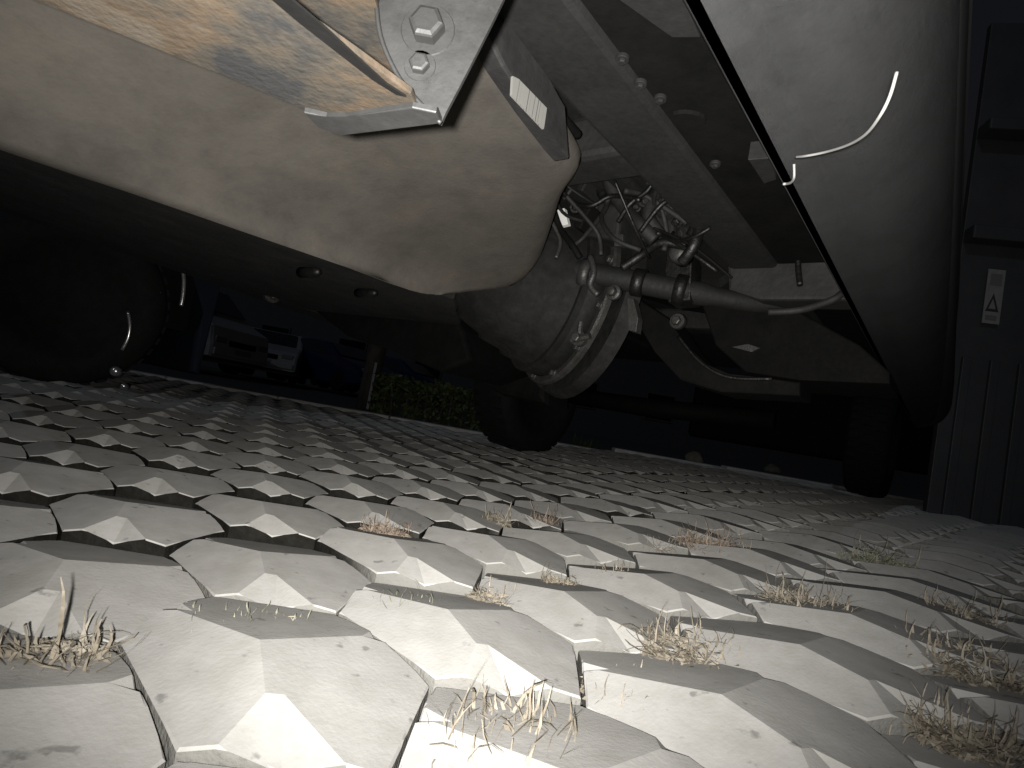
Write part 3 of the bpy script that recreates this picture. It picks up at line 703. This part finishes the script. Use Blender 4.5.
# post
g = gp(366, 404)
pt = thing('post', Vector((g.x, g.y, 0)), 'dark upright post between the parked cars and the hedge', 'post')
bm = NB(); tube(bm, [Vector((g.x, g.y, -.07)), Vector((g.x+.01, g.y, .6)), Vector((g.x, g.y, 2.4))], [.13, .115, .11], 14); link('shaft', bm, M['bark'], pt, True)
bm = NB(); box(bm, Vector((g.x+.06, g.y-.12, .25)), .035, .012, .62, bev=.004); link('pale_strip', bm, M['sticker'], pt)

# hedge: leaf-sized faces through a box of twigs
g0 = gp(372, 412); g1 = gp(455, 419)
hg = thing('hedge', Vector(((g0.x+g1.x)/2, g0.y+.3, 0)), 'low clipped green hedge beyond the kerb, right of the post', 'hedge')
bm = NB(); hx0, hx1, hy0, hy1, hh = g0.x-.05, g1.x+.55, g0.y, g0.y+.6, .36
for k in range(5200):
    x = rnd.uniform(hx0, hx1); y = rnd.uniform(hy0, hy1); z = rnd.uniform(-.05, hh + .05*noise.noise(Vector((x*5, y*5, 0))))
    if hx0+.08 < x < hx1-.08 and hy0+.1 < y < hy1-.1 and z < hh-.1: continue
    d = Vector((rnd.gauss(0,1), rnd.gauss(0,1), rnd.gauss(.3,1))).normalized(); e = d.orthogonal().normalized(); e = Matrix.Rotation(rnd.uniform(0,6.28), 3, d) @ e; w = d.cross(e)
    L_ = rnd.uniform(.018, .032); c = Vector((x, y, z))
    bm.faces.new([bm.verts.new(c + e*L_), bm.verts.new(c + w*L_*.45), bm.verts.new(c - e*L_), bm.verts.new(c - w*L_*.45)])
link('foliage', bm, M['leaf'], hg)
bm = NB()
for k in range(10):
    x = hx0 + (hx1-hx0)*(k+.5)/10
    tube(bm, [Vector((x, (hy0+hy1)/2, -.07)), Vector((x+rnd.uniform(-.05,.05), (hy0+hy1)/2, .28))], .012, 6)
link('stem', bm, M['bark'], hg)

# far weeds and stones under the front of the truck
def weed(name, p, n, h, mm, label, cat, group=None, spread=.03, curl=1.0, upright=0):
    bm = NB()
    for k in range(n):
        a = rnd.uniform(0, 6.283); r = spread*math.sqrt(rnd.random())
        b = p + Vector((math.cos(a)*r, math.sin(a)*r, 0))
        ln = h*rnd.choice((.35,.5,.6,.75,1.0)); w = rnd.uniform(.0005, .0014)*(h/.035)**.5
        el = rnd.uniform(-.1, 1.05); az = a + rnd.gauss(0, .9)
        if k < upright: el = 1.35; ln = h*1.3
        de, da = rnd.gauss(-.45, .5)*curl, rnd.gauss(0, .55)*curl
        q = b.copy(); prev = None; m_ = 6
        for s in range(m_):
            d = Vector((math.cos(az)*math.cos(el), math.sin(az)*math.cos(el), math.sin(el)))
            side = d.cross(EZ)
            side = side.normalized() if side.length > 1e-3 else Vector((1,0,0))
            ww = w*(1 - .8*(s/(m_-1))**2)
            cur = (bm.verts.new(q - side*ww), bm.verts.new(q + side*ww))
            if prev: bm.faces.new((prev[0], prev[1], cur[1], cur[0]))
            prev = cur
            q = q + d*(ln/(m_-1)); q.z = max(q.z, -.002); el += de; az += da
    # crumbs and flat shreds at the foot
    for k in range(n):
        a = rnd.uniform(0, 6.283); r = spread*1.25*math.sqrt(rnd.random())
        c = p + Vector((math.cos(a)*r, math.sin(a)*r, max(0, rnd.gauss(.35, .3))*h*.5*(1 - r/(spread*1.3))))
        e = Vector((rnd.gauss(0,1), rnd.gauss(0,1), rnd.gauss(0,.35))).normalized()*rnd.uniform(.0015, .007); f = e.orthogonal().normalized()*rnd.uniform(.0005,.0016)
        bm.faces.new([bm.verts.new(c+e), bm.verts.new(c+f), bm.verts.new(c-e), bm.verts.new(c-f)])
    o = link(name, bm, M[mm], None, False, Vector((p.x, p.y, p.z - .01)))
    tag(o, label, cat, group); return o
TG = 'dry grass tufts in the paving joints'
tufts = [
    ((45,668),34,.040,'straw','tall dry straw tuft with upright stalk at the left edge',.022,3),
    ((500,755),170,.034,'straw','large pale straw clump at the bottom centre of the paving',.028,2),
    ((215,628),50,.018,'moss','low grey weeds left of the wide joint, lower left',.02,0),
    ((272,632),60,.016,'moss','low grey weeds filling the wide joint right of the left weeds',.024,0),
    ((408,612),55,.022,'moss','grey green tuft at the scooped corner left of centre',.018,1),
    ((384,533),70,.030,'straw_red','reddish tuft left of centre, isolated on the paving',.022,1),
    ((497,523),45,.034,'straw','left one of two small straw tufts beyond the centre',.016,1),
    ((541,524),45,.040,'straw_red','right one of two small straw tufts beyond the centre',.018,2),
    ((560,586),40,.024,'straw','thin straw tuft in the joint just right of centre',.016,1),
    ((492,600),35,.020,'straw','sparse straw sprig between the grey tuft and the centre joint',.016,1),
    ((685,655),110,.036,'straw','bushy brown straw tuft right of centre in the foreground',.028,2),
    ((712,549),110,.042,'straw_red','wide brown tuft in the joint, middle right',.045,1),
    ((806,610),110,.042,'straw','bushy straw tuft at the end of the paving ridge, right',.034,2),
    ((876,562),80,.048,'moss','dim curled weed tuft far right in the shade',.045,0),
    ((612,578),25,.030,'straw','single upright straw sprig right of centre',.010,3),
    ((660,548),30,.030,'straw','small straw sprig left of the wide brown tuft',.018,1),
    ((985,672),120,.040,'straw','heap of dry grass at the right edge of the paving',.05,0),
    ((975,745),110,.030,'straw','golden dry grass heap in the bottom right corner',.03,0),
    ((640,700),70,.020,'straw','flat shreds of straw in the joint, lower right of centre',.03,1),
    ((965,620),60,.040,'straw','brown tuft beside the heap at the right edge',.03,0),
    ((735,655),50,.016,'straw','flat straw litter in the joint right of the bushy tuft',.025,0)]
for (x, y), n, h, mm, lab, sp, upn in tufts:
    p = gp(x, y)
    weed('grass_tuft', p, int(n*4.5), h*1.1, mm, lab, 'grass tuft', TG, sp*1.2, 1.0, upn)
p = gp(585, 447); weed('weed', p, 160, .16, 'leaf', 'green weed growing beside the far tyre', 'weed', None, .09, .8)
for (x, y, w, h, lab) in ((694,462,.16,.08,'yellowish stone lying far under the truck'),(772,472,.18,.07,'grey stone far under the truck, right of the yellowish one')):
    g = gp(x, y); bm = NB()
    bmesh.ops.create_icosphere(bm, subdivisions=3, radius=1)
    for v in bm.verts:
        n_ = 1 + .25*noise.noise(v.co*1.7 + Vector((x,0,0)))
        v.co = Vector((v.co.x*w*.5*n_, v.co.y*w*.4*n_, max(-.2, v.co.z)*h*n_)) + Vector((g.x, g.y, g.z + .012))
    tag(link('stone', bm, M['stone'], None, True), lab, 'stone')

# ------------------------------------------------------------------ dark sheet metal gate at the right with a warning sticker
gt = thing('metal_gate', Vector((2.9, 2.75, 0)), 'dark sheet metal gate with ribs behind the grey sill, right edge', 'gate')
GD = 2.7
gx = Vector((1, -.22, 0)).normalized(); gn = Vector((gx.y, -gx.x, 0))
g0 = px(985, 300, d=GD); g0 = Vector((g0.x, g0.y, 0))
def gbox(name, x0, x1, z0, z1, d0, d1, mm, bev=.004, parent=gt):
    bm = NB(); box(bm, g0 + gx*((x0+x1)/2) + gn*((d0+d1)/2) + EZ*((z0+z1)/2), x1-x0, d1-d0, z1-z0, (gx, gn, EZ), bev); return link(name, bm, M[mm], parent)
gbox('sheet', -.12, 2.2, -.06, 2.6, -.06, -.02, 'gate')
for k in range(9):
    gbox('rib', -.06 + k*.12, -.02 + k*.12, .03, .86, -.02, .0, 'gate')
def gz(y): return px(1000, y, d=GD).z
gbox('ledge', -.12, 2.2, gz(238)-.04, gz(238)+.03, -.02, .07, 'gate', .008)
gbox('ledge', -.12, 2.2, gz(130)-.04, gz(130)+.02, -.02, .09, 'gate', .008)
# sticker
tl = px(993, 298, d=GD)
sk = thing('warning_sticker', g0 + gn*.003 + EZ*(gz(326)), 'pale warning sticker with black triangle on the dark gate', 'sticker')
sw = .074; z0, z1 = gz(326), gz(271)
sx = (px(992, 300, d=GD) - g0).dot(gx)
def sbox(name, x0, x1, za, zb, d0, d1, mm):
    bm = NB(); box(bm, g0 + gx*((x0+x1)/2) + gn*((d0+d1)/2) + EZ*((za+zb)/2), x1-x0, d1-d0, zb-za, (gx, gn, EZ)); return link(name, bm, M[mm], sk)
sbox('backing', sx-sw/2, sx+sw/2, z0, z1, .002, .004, 'sticker')
hz_ = z1 - z0
sbox('print_block', sx-sw*.32, sx+sw*.36, z1-hz_*.30, z1-hz_*.08, .004, .0052, 'print')
bm = NB()
def T(x, z): return g0 + gx*(sx + x*sw) + gn*.004 + EZ*(z0 + z*hz_)
o_ = [T(-.40,.22), T(.36,.22), T(-.02,.56)]; i_ = [T(-.24,.27), T(.20,.27), T(-.02,.46)]
for k in range(3):
    slab(bm, [o_[k], o_[(k+1)%3], i_[(k+1)%3], i_[k]], gn*.0012)
link('triangle', bm, M['ink'], sk)
sbox('print_line', sx-sw*.34, sx+sw*.30, z0+hz_*.06, z0+hz_*.15, .004, .0052, 'print')
